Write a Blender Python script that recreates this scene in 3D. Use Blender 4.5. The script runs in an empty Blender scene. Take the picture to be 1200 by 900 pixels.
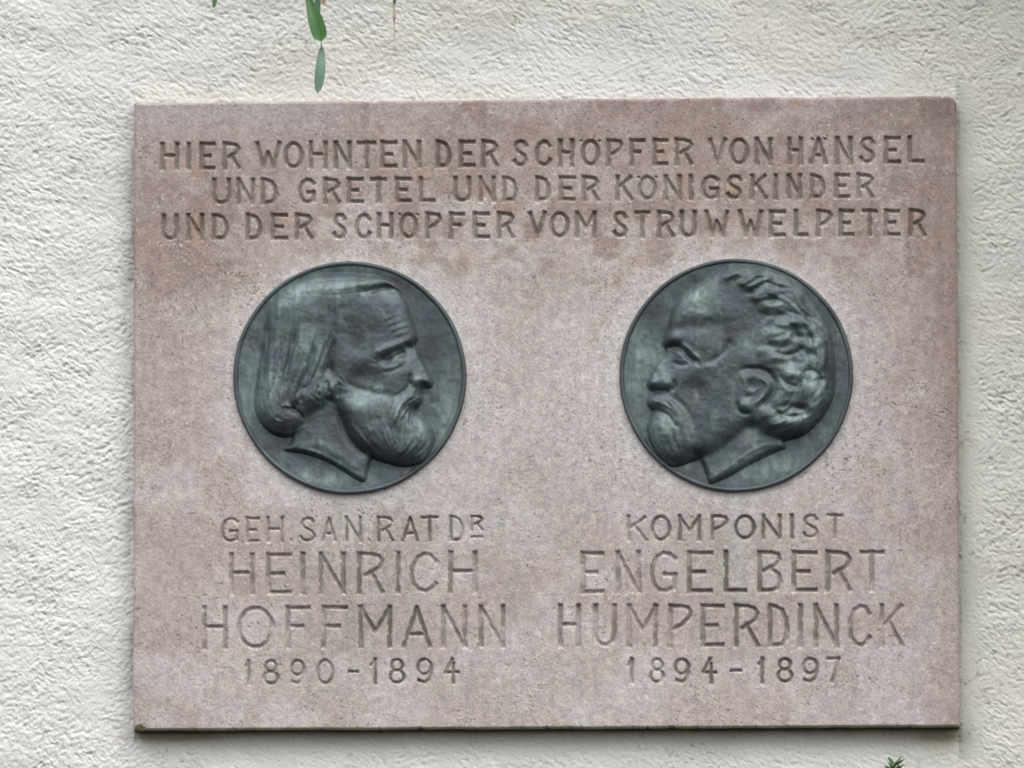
import bpy, math, random
import numpy as np
from mathutils import Vector

# ------------------------------------------------------------------ camera, sky, sun, exposure
S = 0.00125                      # metres per photo pixel on the plaque
scene = bpy.context.scene
CAM = np.array([0.80, -16.0, -1.45])
DIST = float(np.linalg.norm(CAM))
LENS = 36.0 * DIST / (1200 * S)
cam_d = bpy.data.cameras.new('camera'); cam = bpy.data.objects.new('camera', cam_d)
scene.collection.objects.link(cam); scene.camera = cam
cam.location = CAM
cam.rotation_euler = Vector(-CAM).to_track_quat('-Z', 'Y').to_euler()
cam_d.sensor_width = 36; cam_d.lens = LENS; cam_d.clip_start = 0.5; cam_d.clip_end = 200
cam_d.dof.use_dof = True; cam_d.dof.focus_distance = DIST - 0.03; cam_d.dof.aperture_fstop = 5.0

SUN_EL, SUN_AZ = 50.0, -40.0      # azimuth: negative = from the left of the wall's normal
world = bpy.data.worlds.new('World'); scene.world = world; world.use_nodes = True
nt = world.node_tree; nt.nodes.clear()
sky = nt.nodes.new('ShaderNodeTexSky'); sky.sky_type = 'NISHITA'; sky.sun_disc = False
sky.sun_elevation = math.radians(SUN_EL); sky.sun_rotation = math.radians(180 + SUN_AZ * 1.0)
sky.dust_density = 4.0; sky.air_density = 1.0
hs = nt.nodes.new('ShaderNodeHueSaturation'); hs.inputs['Saturation'].default_value = 0.30
bg = nt.nodes.new('ShaderNodeBackground'); bg.inputs['Strength'].default_value = 0.115
wo = nt.nodes.new('ShaderNodeOutputWorld')
nt.links.new(sky.outputs[0], hs.inputs['Color']); nt.links.new(hs.outputs[0], bg.inputs[0]); nt.links.new(bg.outputs[0], wo.inputs[0])
sl = bpy.data.lights.new('sun', 'SUN'); sl.energy = 1.0; sl.angle = math.radians(42); sl.color = (1.0, 0.985, 0.965)
so = bpy.data.objects.new('sun', sl); scene.collection.objects.link(so)
el, az = math.radians(SUN_EL), math.radians(SUN_AZ)
sd = Vector((math.sin(az) * math.cos(el), -math.cos(az) * math.cos(el), math.sin(el)))   # towards the sun
so.rotation_euler = sd.to_track_quat('Z', 'Y').to_euler(); so.location = (-6, -8, 10)
vs = scene.view_settings; vs.view_transform = 'Standard'; vs.look = 'None'; vs.gamma = 1; vs.exposure = 0.68
scene.render.engine = 'CYCLES'
scene.cycles.filter_width = 1.6
scene.cycles.use_denoising = True

# ------------------------------------------------------------------ photo plane -> place
fwd = -CAM / DIST
right = np.cross(fwd, [0, 0, 1.0]); right /= np.linalg.norm(right)
up = np.cross(right, fwd)
def P(px, py, Y):
    """where the sight line through a photo pixel meets the vertical plane y = Y"""
    k = 36.0 / LENS / 1200
    a = (np.asarray(px, float) - 600) * k; b = (450 - np.asarray(py, float)) * k
    d = fwd[:, None] + right[:, None] * a.ravel()[None] + up[:, None] * b.ravel()[None]
    t = (Y - CAM[1]) / d[1]
    return (CAM[:, None] + d * t[None]).T          # (n,3)
def pt(px, py, Y): return Vector(P([px], [py], Y)[0])
T_PLAQ = 0.030                    # plaque proud of the wall
TL, TR, BL, BR = (157, 120.5), (1120.5, 112.5), (156, 856), (1125, 851.5)
PW, PH = 966.0, 738.0
def quad(a, b):
    """plaque-local (a right, b down, in pixels) -> photo pixel"""
    u, v = a / PW, b / PH
    px = (TL[0]*(1-u)+TR[0]*u)*(1-v) + (BL[0]*(1-u)+BR[0]*u)*v
    py = (TL[1]*(1-u)+TR[1]*u)*(1-v) + (BL[1]*(1-u)+BR[1]*u)*v
    return px, py

# ------------------------------------------------------------------ noise
rng = np.random.default_rng(7)
_tab = rng.random((16, 256, 256))
def vnoise(x, y, seed=0):
    t = _tab[seed % 16]
    x = x + seed * 17.3; y = y + seed * 9.7
    xi = np.floor(x).astype(np.int64); yi = np.floor(y).astype(np.int64)
    fx = x - xi; fy = y - yi
    fx = fx*fx*fx*(fx*(fx*6-15)+10); fy = fy*fy*fy*(fy*(fy*6-15)+10)
    x0 = xi & 255; x1 = (xi+1) & 255; y0 = yi & 255; y1 = (yi+1) & 255
    return (t[y0, x0]*(1-fx)+t[y0, x1]*fx)*(1-fy) + (t[y1, x0]*(1-fx)+t[y1, x1]*fx)*fy
_ang = rng.random((16, 256, 256))*2*math.pi
_gx, _gy = np.cos(_ang), np.sin(_ang)
def gnoise(x, y, seed=0):
    gx, gy = _gx[seed % 16], _gy[seed % 16]
    x = x + seed*13.7; y = y + seed*7.9
    xi = np.floor(x).astype(np.int64); yi = np.floor(y).astype(np.int64); fx = x-xi; fy = y-yi
    u = fx*fx*fx*(fx*(fx*6-15)+10); v = fy*fy*fy*(fy*(fy*6-15)+10)
    def c(a, b):
        i, j = (yi+b) & 255, (xi+a) & 255
        return gx[i, j]*(fx-a)+gy[i, j]*(fy-b)
    return ((c(0, 0)*(1-u)+c(1, 0)*u)*(1-v)+(c(0, 1)*(1-u)+c(1, 1)*u)*v)*1.5
def gfbm(x, y, o=3, seed=0, g=.5):
    r = 0; a = 1; s = 0
    for i in range(o):
        r = r+a*gnoise(x*2**i, y*2**i, seed+i); s += a; a *= g
    return r/s
def fbm(x, y, o=4, seed=0, g=0.5):
    r = 0; a = 1; s = 0
    for i in range(o):
        r = r + a*vnoise(x*2**i, y*2**i, seed+i); s += a; a *= g
    return r/s
def sstep(a, b, x):
    t = np.clip((x-a)/(b-a), 0, 1); return t*t*(3-2*t)
def blur(h, sig):
    n = int(sig*3)+1; k = np.exp(-0.5*(np.arange(-n, n+1)/sig)**2); k /= k.sum()
    h = np.pad(h, n, mode='edge')
    h = sum(k[i]*h[i:h.shape[0]-2*n+i, :] for i in range(2*n+1))
    return sum(k[i]*h[:, i:h.shape[1]-2*n+i] for i in range(2*n+1))

# ------------------------------------------------------------------ materials
def new_mat(name):
    m = bpy.data.materials.new(name); m.use_nodes = True
    n = m.node_tree; b = n.nodes['Principled BSDF']; return m, n, b
def grain_mat(name, scale, lo, hi, rough, bump, metallic=0.0, spec=0.4, scale2=None, bump_scale=None):
    m, n, b = new_mat(name)
    at = n.nodes.new('ShaderNodeAttribute'); at.attribute_name = 'tone'
    tc = n.nodes.new('ShaderNodeTexCoord')
    no = n.nodes.new('ShaderNodeTexNoise'); no.inputs['Scale'].default_value = scale; no.inputs['Detail'].default_value = 3
    mr = n.nodes.new('ShaderNodeMapRange'); mr.inputs['From Min'].default_value = .3; mr.inputs['From Max'].default_value = .7
    mr.inputs['To Min'].default_value = lo; mr.inputs['To Max'].default_value = hi
    mx = n.nodes.new('ShaderNodeVectorMath'); mx.operation = 'SCALE'
    n.links.new(tc.outputs['Object'], no.inputs['Vector']); n.links.new(no.outputs['Fac'], mr.inputs['Value'])
    n.links.new(at.outputs['Color'], mx.inputs[0]); n.links.new(mr.outputs[0], mx.inputs['Scale'])
    last = mx
    if scale2:
        n2 = n.nodes.new('ShaderNodeTexNoise'); n2.inputs['Scale'].default_value = scale2; n2.inputs['Detail'].default_value = 2
        m2 = n.nodes.new('ShaderNodeMapRange'); m2.inputs['From Min'].default_value = .3; m2.inputs['From Max'].default_value = .7
        m2.inputs['To Min'].default_value = .9; m2.inputs['To Max'].default_value = 1.1
        mx2 = n.nodes.new('ShaderNodeVectorMath'); mx2.operation = 'SCALE'
        n.links.new(tc.outputs['Object'], n2.inputs['Vector']); n.links.new(n2.outputs['Fac'], m2.inputs['Value'])
        n.links.new(mx.outputs[0], mx2.inputs[0]); n.links.new(m2.outputs[0], mx2.inputs['Scale']); last = mx2
    n.links.new(last.outputs[0], b.inputs['Base Color'])
    if bump:
        nb = n.nodes.new('ShaderNodeTexNoise'); nb.inputs['Scale'].default_value = bump_scale or scale; nb.inputs['Detail'].default_value = 3
        n.links.new(tc.outputs['Object'], nb.inputs['Vector'])
        bu = n.nodes.new('ShaderNodeBump'); bu.inputs['Strength'].default_value = 1.0; bu.inputs['Distance'].default_value = bump
        n.links.new(nb.outputs['Fac'], bu.inputs['Height']); n.links.new(bu.outputs[0], b.inputs['Normal'])
    b.inputs['Roughness'].default_value = rough; b.inputs['Metallic'].default_value = metallic
    b.inputs['Specular IOR Level'].default_value = spec
    return m
M_WALL = grain_mat('lime_render', 420, .93, 1.05, .95, .0006, spec=.2)
M_STONE = grain_mat('pink_sandstone', 380, .80, 1.17, .9, .0005, spec=.25, scale2=90)
M_BRONZE = grain_mat('patinated_bronze', 260, .92, 1.08, .50, .00012, metallic=.4, spec=.5)
def leaf_mat(name, c1, c2, rough=.5, trans=.0):
    m, n, b = new_mat(name)
    no = n.nodes.new('ShaderNodeTexNoise'); no.inputs['Scale'].default_value = 60; no.inputs['Detail'].default_value = 4
    tc = n.nodes.new('ShaderNodeTexCoord')
    r = n.nodes.new('ShaderNodeValToRGB'); r.color_ramp.elements[0].color = (*c1, 1); r.color_ramp.elements[1].color = (*c2, 1)
    r.color_ramp.elements[0].position = .35; r.color_ramp.elements[1].position = .65
    n.links.new(tc.outputs['Object'], no.inputs['Vector']); n.links.new(no.outputs['Fac'], r.inputs[0]); n.links.new(r.outputs[0], b.inputs['Base Color'])
    b.inputs['Roughness'].default_value = rough
    return m
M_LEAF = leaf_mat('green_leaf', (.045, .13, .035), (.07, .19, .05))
M_LEAF_PALE = leaf_mat('grey_green_leaf', (.12, .22, .16), (.16, .27, .20))
M_STEM = leaf_mat('green_stem', (.10, .17, .06), (.16, .22, .09))
M_DRY = leaf_mat('dry_stem', (.38, .26, .19), (.5, .38, .28), .8)
M_MOSS = leaf_mat('moss', (.10, .12, .06), (.20, .22, .11), .95)

# ------------------------------------------------------------------ mesh helpers
col = scene.collection
def link(name, me, mat, parent=None):
    me.materials.append(mat)
    o = bpy.data.objects.new(name, me); col.objects.link(o); o.parent = parent
    return o
def tag(o, label=None, cat=None, group=None, kind=None):
    if label: o['label'] = label
    if cat: o['category'] = cat
    if group: o['group'] = group
    if kind: o['kind'] = kind
    return o
def quads_mesh(name, co, quads, nrm=None, tone=None):
    me = bpy.data.meshes.new(name)
    nv, nf = len(co), len(quads)
    me.vertices.add(nv); me.vertices.foreach_set('co', np.ascontiguousarray(co, np.float32).ravel())
    me.loops.add(nf*4); me.loops.foreach_set('vertex_index', np.ascontiguousarray(quads, np.int32).ravel())
    me.polygons.add(nf); me.polygons.foreach_set('loop_start', np.arange(0, nf*4, 4, dtype=np.int32))
    me.update(calc_edges=True)
    me.polygons.foreach_set('use_smooth', np.ones(nf, bool))
    if tone is not None:
        c = me.color_attributes.new('tone', 'FLOAT_COLOR', 'POINT')
        c.data.foreach_set('color', np.concatenate([tone, np.ones((nv, 1))], 1).astype(np.float32).ravel())
    if nrm is not None:
        me.normals_split_custom_set_from_vertices(np.ascontiguousarray(nrm, np.float32))
    return me
def grid_normals(pos):
    du = np.gradient(pos, axis=1); dv = np.gradient(pos, axis=0)
    n = np.cross(dv, du); n /= np.linalg.norm(n, axis=2, keepdims=True) + 1e-12
    n[n[..., 1] > 0] *= -1
    return n
def grid_part(name, pos, nrm, tone, facemask, mat, parent=None):
    """the faces of a height-field grid where facemask is set, as one object"""
    R, Cc = pos.shape[:2]
    idx = np.arange(R*Cc).reshape(R, Cc)
    r, c = np.nonzero(facemask)
    q = np.stack([idx[r, c], idx[r+1, c], idx[r+1, c+1], idx[r, c+1]], 1)
    used, inv = np.unique(q.ravel(), return_inverse=True)
    me = quads_mesh(name, pos.reshape(-1, 3)[used], inv.reshape(-1, 4), nrm.reshape(-1, 3)[used], tone.reshape(-1, 3)[used])
    return link(name, me, mat, parent)
def empty(name, loc):
    o = bpy.data.objects.new(name, None); col.objects.link(o); o.location = loc
    o.empty_display_size = .05
    return o
def adopt(child, parent):
    child.parent = parent; child.matrix_parent_inverse = parent.matrix_world.inverted()

# ------------------------------------------------------------------ the rendered wall
def seg(a, b, step): return np.arange(a, b, step)
wx = np.concatenate([seg(-560, -20, 5), seg(-20, 1220, 1.3), seg(1220, 1780, 5)])
wy = np.concatenate([seg(-460, -20, 5), seg(-20, 920, 1.3), seg(920, 1380, 5)])
X, Y_ = np.meshgrid(wx, wy)
wu = X + 2.2*gnoise(X/17, Y_/17, 3); wv = Y_ + 2.2*gnoise(X/17, Y_/17, 5)
big = fbm(X/34, Y_/26, 3, 6)
mo = sstep(-.25, .25, gfbm(X/75, Y_/60, 2, 10)+.12-.5*sstep(500, 0, X)*sstep(300, 600, Y_))
def turned(deg, lx, ly, seed):
    c, s_ = math.cos(math.radians(deg)), math.sin(math.radians(deg))
    return gnoise((wu*c+wv*s_)/lx, (-wu*s_+wv*c)/ly, seed)
def grain(lx, ly, seed): return turned(24, lx, ly, seed)*mo + turned(-22, lx, ly, seed+3)*(1-mo)
slot = sstep(.16, .52, grain(8.5, 3.6, 1))*sstep(.40, .66, fbm(X/16, Y_/12, 2, 2)) + .6*sstep(.2, .55, grain(5.2, 2.6, 5))
lump = grain(8.0, 4.6, 7)
h = (.9*gfbm(wu/13, wv/9.0, 2, 11) + 1.15*lump + .55*gnoise(wu/3.0, wv/2.4, 6) - 1.75*slot*(.4+big) + .45*gnoise(X/2.0, Y_/1.8, 15))*(.44+.54*fbm(X/55, Y_/40, 2, 13)) + 2.0*gfbm(X/60, Y_/45, 2, 8)
sm = np.ones_like(h)                                    # smoothed render just round the plaque
dxr = X - (1123 + .005*(Y_-112)); inband = (Y_ > 95) & (Y_ < 890)
sm = np.where(inband & (dxr > 0), np.minimum(sm, .25+.75*sstep(6, 34, dxr)), sm)
sm = np.where((X > 150) & (X < 1150) & (Y_ > 845), np.minimum(sm, .4+.5*sstep(10, 60, Y_-856)), sm)
h = h*sm + .4*(1-sm)
pos = P(X, Y_, 0.0).reshape(*X.shape, 3)
pos[..., 1] -= h*S
nrm = grid_normals(pos)
base = np.array([.765, .768, .745])
tone = np.ones((*X.shape, 3))*base
v = fbm(X/90, Y_/70, 4, 9); tone *= (.93+.14*v)[..., None]
warm = sstep(.45, .75, fbm(X/120, Y_/50, 3, 11)); tone *= 1-warm[..., None]*np.array([.01, .02, .05])
shade_tint = sstep(900, 1250, X+200*(big-.5)) + .7*sstep(140, 0, Y_)*sstep(100, 500, X); tone *= 1-np.clip(shade_tint, 0, 1)[..., None]*np.array([.06, .07, .12])  # light falling off to the right and top, painted into the wall colour
pit = sstep(.80, .90, vnoise(wu/4.5, wv/3, 12))*sstep(.5, .75, fbm(X/50, Y_/50, 2, 13)); tone *= 1-.35*pit[..., None]
# grime under the plaque and down its right-hand joint
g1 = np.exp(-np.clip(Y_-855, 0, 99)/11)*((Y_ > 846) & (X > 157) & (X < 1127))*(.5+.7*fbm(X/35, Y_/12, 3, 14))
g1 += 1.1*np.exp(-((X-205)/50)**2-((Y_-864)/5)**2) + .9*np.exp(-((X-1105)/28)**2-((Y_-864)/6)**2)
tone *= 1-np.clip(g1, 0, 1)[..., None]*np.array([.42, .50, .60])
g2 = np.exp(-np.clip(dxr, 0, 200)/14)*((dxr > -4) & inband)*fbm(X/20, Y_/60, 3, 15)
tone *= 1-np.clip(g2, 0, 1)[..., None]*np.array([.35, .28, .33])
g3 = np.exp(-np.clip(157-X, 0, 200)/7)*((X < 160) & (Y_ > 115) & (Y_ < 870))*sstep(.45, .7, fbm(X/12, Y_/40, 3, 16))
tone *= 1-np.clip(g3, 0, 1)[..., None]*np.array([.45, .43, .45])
fm = np.ones((X.shape[0]-1, X.shape[1]-1), bool)
Xc, Yc = X[:-1, :-1], Y_[:-1, :-1]
fm &= ~((Xc > 175) & (Xc < 1100) & (Yc > 135) & (Yc < 830))
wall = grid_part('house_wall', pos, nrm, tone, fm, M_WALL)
tag(wall, 'pale off-white roughcast rendered house wall behind the stone plaque', 'wall')

# ------------------------------------------------------------------ lettering: single-line glyphs in a unit box, y down
def arc(cx, cy, rx, ry, a0, a1, n=14):
    return [(cx+rx*math.cos(math.radians(a0+(a1-a0)*i/n)), cy+ry*math.sin(math.radians(a0+(a1-a0)*i/n))) for i in range(n+1)]
G = {
 'H': [[(0,0),(0,1)], [(1,0),(1,1)], [(0,.47),(1,.47)]],
 'I': [[(.5,0),(.5,1)]],
 'E': [[(0,0),(0,1)], [(0,0),(1,0)], [(0,.5),(.68,.5)], [(0,1),(1,1)]],
 'F': [[(0,0),(0,1)], [(0,0),(1,0)], [(0,.48),(.68,.48)]],
 'R': [[(0,0),(0,1)], [(0,0),(.5,0),(.85,.05),(1,.18),(.9,.33),(.62,.45),(.28,.56)], [(.5,.48),(1,1)]],
 'P': [[(0,0),(0,1)], [(0,0),(.55,0),(.88,.04),(1,.16),(.92,.30),(.6,.46),(.05,.62)]],
 'B': [[(0,0),(0,1)], [(0,0),(.55,0),(.88,.05),(.95,.18),(.75,.32),(.2,.48)], [(.5,.40),(.9,.58),(1,.78),(.85,.95),(.5,1),(0,1)]],
 'W': [[(0,0),(.27,1),(.5,.38),(.75,1),(1,0)]],
 'O': [arc(.5,.5,.5,.5,0,360,26)],
 'N': [[(0,1),(0,0)], [(0,0),(1,1)], [(1,1),(1,0)]],
 'T': [[(0,0),(1,0)], [(.5,0),(.5,1)]],
 'D': [[(0,0),(0,1)], [(0,0),(.35,.01),(.7,.1),(.93,.32),(1,.6),(.93,.82),(.72,.98),(.2,1)]],
 'S': [[(.95,.16),(.8,.03),(.5,0),(.18,.06),(.05,.22),(.18,.38),(.5,.48),(.85,.6),(1,.77),(.85,.94),(.5,1),(.15,.96),(0,.84)]],
 'C': [[(1,.2),(.8,.05),(.55,0),(.25,.1),(.05,.33),(0,.55),(.08,.78),(.3,.95),(.6,1),(.85,.93),(1,.8)]],
 'V': [[(0,0),(.5,1),(1,0)]],
 'A': [[(0,1),(.5,0),(1,1)], [(.2,.7),(.82,.7)]],
 'L': [[(0,0),(0,1),(1,1)]],
 'U': [[(0,0),(0,.7),(.1,.9),(.35,1),(.65,1),(.9,.9),(1,.7),(1,0)]],
 'G': [[(1,.15),(.78,.03),(.5,0),(.22,.1),(.04,.33),(0,.55),(.08,.8),(.32,.97),(.62,1),(.95,.9)], [(.55,.56),(1,.56),(.95,.9)]],
 'K': [[(0,0),(0,1)], [(.95,0),(.05,.52)], [(.35,.38),(1,1)]],
 'M': [[(0,1),(0,0)], [(0,0),(.5,.62),(1,0)], [(1,0),(1,1)]],
 '0': [arc(.5,.5,.5,.5,0,360,24)],
 '1': [[(.0,.22),(.75,0)], [(.75,0),(.75,1)]],
 '4': [[(.55,0),(0,.58),(1,.58)], [(.62,.2),(.62,1)]],
 '7': [[(0,0),(1,0),(.35,1)]],
 '8': [arc(.5,.24,.4,.24,0,360,18), arc(.5,.73,.5,.27,0,360,20)],
 '9': [arc(.5,.32,.5,.32,0,360,20), [(1,.35),(.98,.6),(.8,.88),(.5,1),(.1,.92)]],
 '-': [[(0,.5),(1,.5)]], '.': [[(.5,.95),(.5,1.0)]], '_': [[(0,1),(1,1)]],
}
# (character, left, right) measured along each line; line = y of cap top and base at two x
LINES = [
 (((188,167.9,199),(1106,160.2,191)), 3.2, 1.0,
  'H 187.7 210 I 218 223.7 E 233.9 253 R 260.5 282 W 299 329.3 O 332 355.7 H 361.2 383.8 N 390.6 411.8 T 418 441.5 E 445.6 465.7 N 472 493.6 D 510.4 529 E 537.4 557.5 R 563.5 584 S 600.6 619 C 626 646.5 H 653.7 673 Ö 680.4 703.2 P 710.6 730.7 F 737.3 756.5 E 764.3 783.5 R 790.5 812.5 V 829.5 852 O 854.3 877.6 N 884.5 905 H 922.5 941 Ä 948.3 969.8 N 978.6 999 S 1007 1025.6 E 1035.8 1056.4 L 1063.3 1083.9'),
 (((250,210,239.6),(1024,204,232)), 3.2, .92,
  'U 248.5 270.5 N 277 298.5 D 305.4 325.5 G 348.6 370 R 378.3 399 E 406.3 426.4 T 433.3 454 E 462.7 483 L 490.6 510.7 U 531 552 N 560.2 580.8 D 588.3 607 D 626.8 645.5 E 654.8 674.9 R 681.8 702.4 K 720.8 741.7 Ö 747.2 769.8 N 777.5 798.6 I 806.5 812.5 G 821 843.3 S 850.7 870.2 K 879 899.6 I 906 912 N 921.6 940 D 949 967.6 E 977.5 996.7 R 1004 1024.2'),
 (((190,251.8,281.5),(1085,245.5,276.5)), 3.2, 1.0,
  'U 189.3 209 N 218.2 239.4 D 248.2 268.3 D 288 307.3 E 317 337.8 R 345.3 366.7 S 389.3 406.6 C 415.4 435.5 H 441.5 460.8 Ö 467.5 489.8 P 498.3 518 F 525.8 545.6 E 553.9 574.5 R 582.2 603.4 V 618.5 640.5 O 644 667.5 M 674 698.8 S 717.5 735.4 T 743 762.3 R 769.8 790.4 U 796 816.3 W 825.4 854.8 W 864.4 894 E 901 921.6 L 929.9 947.8 P 956 975.8 E 983 1002.2 T 1009.6 1028.9 E 1035.8 1055.8 R 1064.6 1085.3'),
 (((258,607,635.5),(566,604.6,634)), 2.4, .7,
  'G 258.3 280 E 287.7 305 H 312.3 332.3 . 339.5 344 S 351 370 A 376.7 394.3 N 404.3 424 . 430.5 435 R 441.7 461.7 A 470 490.7 T 492.7 514 D 526.7 544'),
 (((551,604.3,622.5),(566,604.3,622.5)), 2.1, .8, 'R 551 566.5'),
 (((551,629,630.6),(572,629,630.6)), 1.6, .7, '_ 550.5 567'),
 (((568,620,622.8),(573,620,622.8)), 1.5, .6, '. 569 573'),
 (((268,649,696.7),(559,646.7,694.3)), 3.4, .72,
  'H 268.3 298.3 E 311.7 342.7 I 352 358 N 373.3 405 R 418.3 450.7 I 463.7 469.7 C 479.3 513.3 H 525 559'),
 (((237,711,760.7),(592,709.8,757.7)), 3.4, .8,
  'H 236.7 266.7 O 277.3 321.7 F 335 365 F 376.7 407.7 M 420 459.3 A 470.7 506 N 516.7 547.3 N 560.7 591.7'),
 (((287,773.5,803),(539,771,800.7)), 2.5, .75,
  '1 286.7 294.5 8 307.3 327.3 9 339.3 358.3 0 370 391.7 - 406.7 421 1 433 443 8 455 475 9 487.3 507.3 4 519.3 539'),
 (((735,604.7,634.5),(988,602.6,630.3)), 2.7, .78,
  'K 734.6 759 O 762 786.7 M 794.7 821.5 P 833 853.8 O 860 885.7 N 892.3 915.7 I 925.3 930.7 S 940 959.7 T 968 988.4'),
 (((680,646.8,695.6),(1037,645.5,692.7)), 3.5, .88,
  'E 680.3 709 N 721.4 751 G 761 794 E 805 836 L 848 875.8 B 887.5 917.6 E 927.8 958.3 R 967.4 998.6 T 1006.7 1037'),
 (((654,709,757.5),(1060,708.5,758.5)), 3.4, .85,
  'H 654 680.3 U 695 722.5 M 734.6 771 P 783 811.6 E 820.8 849.8 R 860 890.5 D 899.6 925.3 I 935 941 N 953.5 983 C 993 1021.4 K 1030.5 1060'),
 (((736,771.5,801),(985,770.5,800)), 2.7, .8,
  '1 735 743.5 8 760.3 779.3 9 789 808.7 4 821.5 841 - 854.5 870.3 1 887.5 896.5 8 909.5 929.7 9 939 959.8 7 968 985.4'),
]

# ------------------------------------------------------------------ plaque face as a height field (units: photo pixels)
STEP = 1.04
na, nb = int(PW/STEP)+1, int(PH/STEP)+1
A, B = np.meshgrid(np.linspace(0, PW, na), np.linspace(0, PH, nb))
sa, sb = PW/(na-1), PH/(nb-1)
PX, PY = quad(A, B)
edge = np.minimum(np.minimum(A, PW-A), np.minimum(B, PH-B))
# worn, nicked outline: pull the border in and out a little
wob = lambda t, s: 1.7*(fbm(t/24, t*0+s, 4, 2)-.5) + 2.0*sstep(.86, .97, vnoise(t/5.3, t*0+s*3, 6))*vnoise(t/11, t*0+s, 8)
fl = np.exp(-A/5)*wob(B, 1.3); fr = np.exp(-(PW-A)/5)*wob(B, 5.1)
ft = np.exp(-B/5)*wob(A, 8.7); fb = np.exp(-(PH-B)/5)*wob(A, 12.9)
cornr = np.exp(-((PW-A)**2+B**2)/30.)*2.5
PXs = PX + fl - fr - cornr; PYs = PY + ft - fb + cornr
depth = np.zeros_like(A); lid = np.full(A.shape, -1, int)
HGT = -2.2*(1-sstep(0, 3.2, edge))**2                       # eased arris
HGT += .55*(fbm(PX/9, PY/9, 4, 3)-.5) + .30*(vnoise(PX/2.3, PY/2.3, 5)-.5) + 1.4*(fbm(PX/120, PY/120, 3, 6)-.5)
pits = sstep(.50, .62, gnoise(PX/3.4, PY/3.4, 7))*sstep(.53, .72, fbm(PX/60, PY/45, 3, 8))*sstep(.3, .8, vnoise(PX/9, PY/9, 2))
HGT -= 1.0*pits
letters = []
rl = random.Random(5)
def cut(polys, hw, dm, lidx, strength):
    for poly in polys:
        xs = [p[0] for p in poly]; ys = [p[1] for p in poly]
        a0 = int((min(xs)-TL[0]-10)/sa); a1 = int((max(xs)-TL[0]+12)/sa)
        b0 = int((min(ys)-TL[1]-6)/sb); b1 = int((max(ys)-TL[1]+16)/sb)
        a0, b0 = max(a0, 0), max(b0, 0)
        x = PX[b0:b1, a0:a1]; y = PY[b0:b1, a0:a1]
        x = x + .7*(fbm(x/5, y/5, 2, 9)-.5); y = y + .7*(fbm(x/5, y/5, 2, 10)-.5)
        best = np.full(x.shape, 1e9)
        L = sum(math.dist(poly[i], poly[i+1]) for i in range(len(poly)-1)); acc = 0
        for i in range(len(poly)-1):
            (xa, ya), (xb, yb) = poly[i], poly[i+1]
            dx, dy = xb-xa, yb-ya; l2 = dx*dx+dy*dy+1e-9; l = math.sqrt(l2)
            t = np.clip(((x-xa)*dx+(y-ya)*dy)/l2, 0, 1)
            s = (acc + t*l)/max(L, 1e-6)
            horiz = abs(dx)/(l+1e-9)
            w = hw*(1-.22*horiz)*(1+.10*np.abs(2*s-1)**3)
            d = np.hypot(x-xa-t*dx, y-ya-t*dy)/w
            tr = ((x-xa)*dx+(y-ya)*dy)/l; pr = np.abs((x-xa)*dy-(y-ya)*dx)/l/w
            if i == 0: d = np.where(tr < 0, np.maximum(pr, -tr/w*1.02), d)
            if i == len(poly)-2: d = np.where(tr > l, np.maximum(pr, (tr-l)/w*1.02), d)
            best = np.minimum(best, d); acc += l
        g = .55*np.clip((1.06-best)/.9, 0, 1)+.45*(1-sstep(.35, 1.06, best))
        g = strength*g*dm*(.86+.28*fbm(x/8, y/8, 2, 11))
        sub = depth[b0:b1, a0:a1]
        m = (g > sub)
        sub[m] = g[m]; lid[b0:b1, a0:a1][m & (g > .22)] = lidx
for (x0, t0, bt0), (x1, t1, bt1) in [l[0] for l in LINES][:0]: pass
for (pa, pb), hw, dm, spec in LINES:
    tok = spec.split()
    for k in range(0, len(tok), 3):
        ch, xl, xr = tok[k], float(tok[k+1]), float(tok[k+2])
        xm = (xl+xr)/2; u = (xm-pa[0])/(pb[0]-pa[0]+1e-6)
        yt = pa[1]+(pb[1]-pa[1])*u; yb = pa[2]+(pb[2]-pa[2])*u
        um = ch in 'ÖÄ'; g = {'Ö': 'O', 'Ä': 'A'}.get(ch, ch)
        ins = hw*.8
        if g in 'I.': ax, bx_ = xm, 0
        else: ax, bx_ = xl+ins, (xr-xl-2*ins)
        ay, by_ = yt+ins*.7, (yb-yt-1.4*ins)
        if g == '_': ay, by_ = yt, .1
        skew = .02
        polys = []
        for pl in G[g]:
            if g in 'I.': q = [(xm, ay+p[1]*by_) for p in pl]
            else: q = [(ax+p[0]*bx_, ay+p[1]*by_) for p in pl]
            q = [(p[0]+rl.uniform(-.3, .3), p[1]+rl.uniform(-.3, .3)) if len(q) < 6 else p for p in q]
            polys.append(q)
        dots = []
        if um:
            for s in ((-.10, 1.10) if g == 'O' else (.06, .96)):
                dots.append([(ax+s*bx_-.8, ay-.3), (ax+s*bx_+.9, ay+.1)])
        li = len(letters); letters.append(ch)
        cut(polys, hw*(.62 if ch == '.' else 1), 4.4, li, dm*(.6 if ch == '.' else 1)*rl.uniform(.86, 1.08))
        if dots: cut(dots, 1.7, 3.4, li, .8)
HGT = HGT - depth
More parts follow.
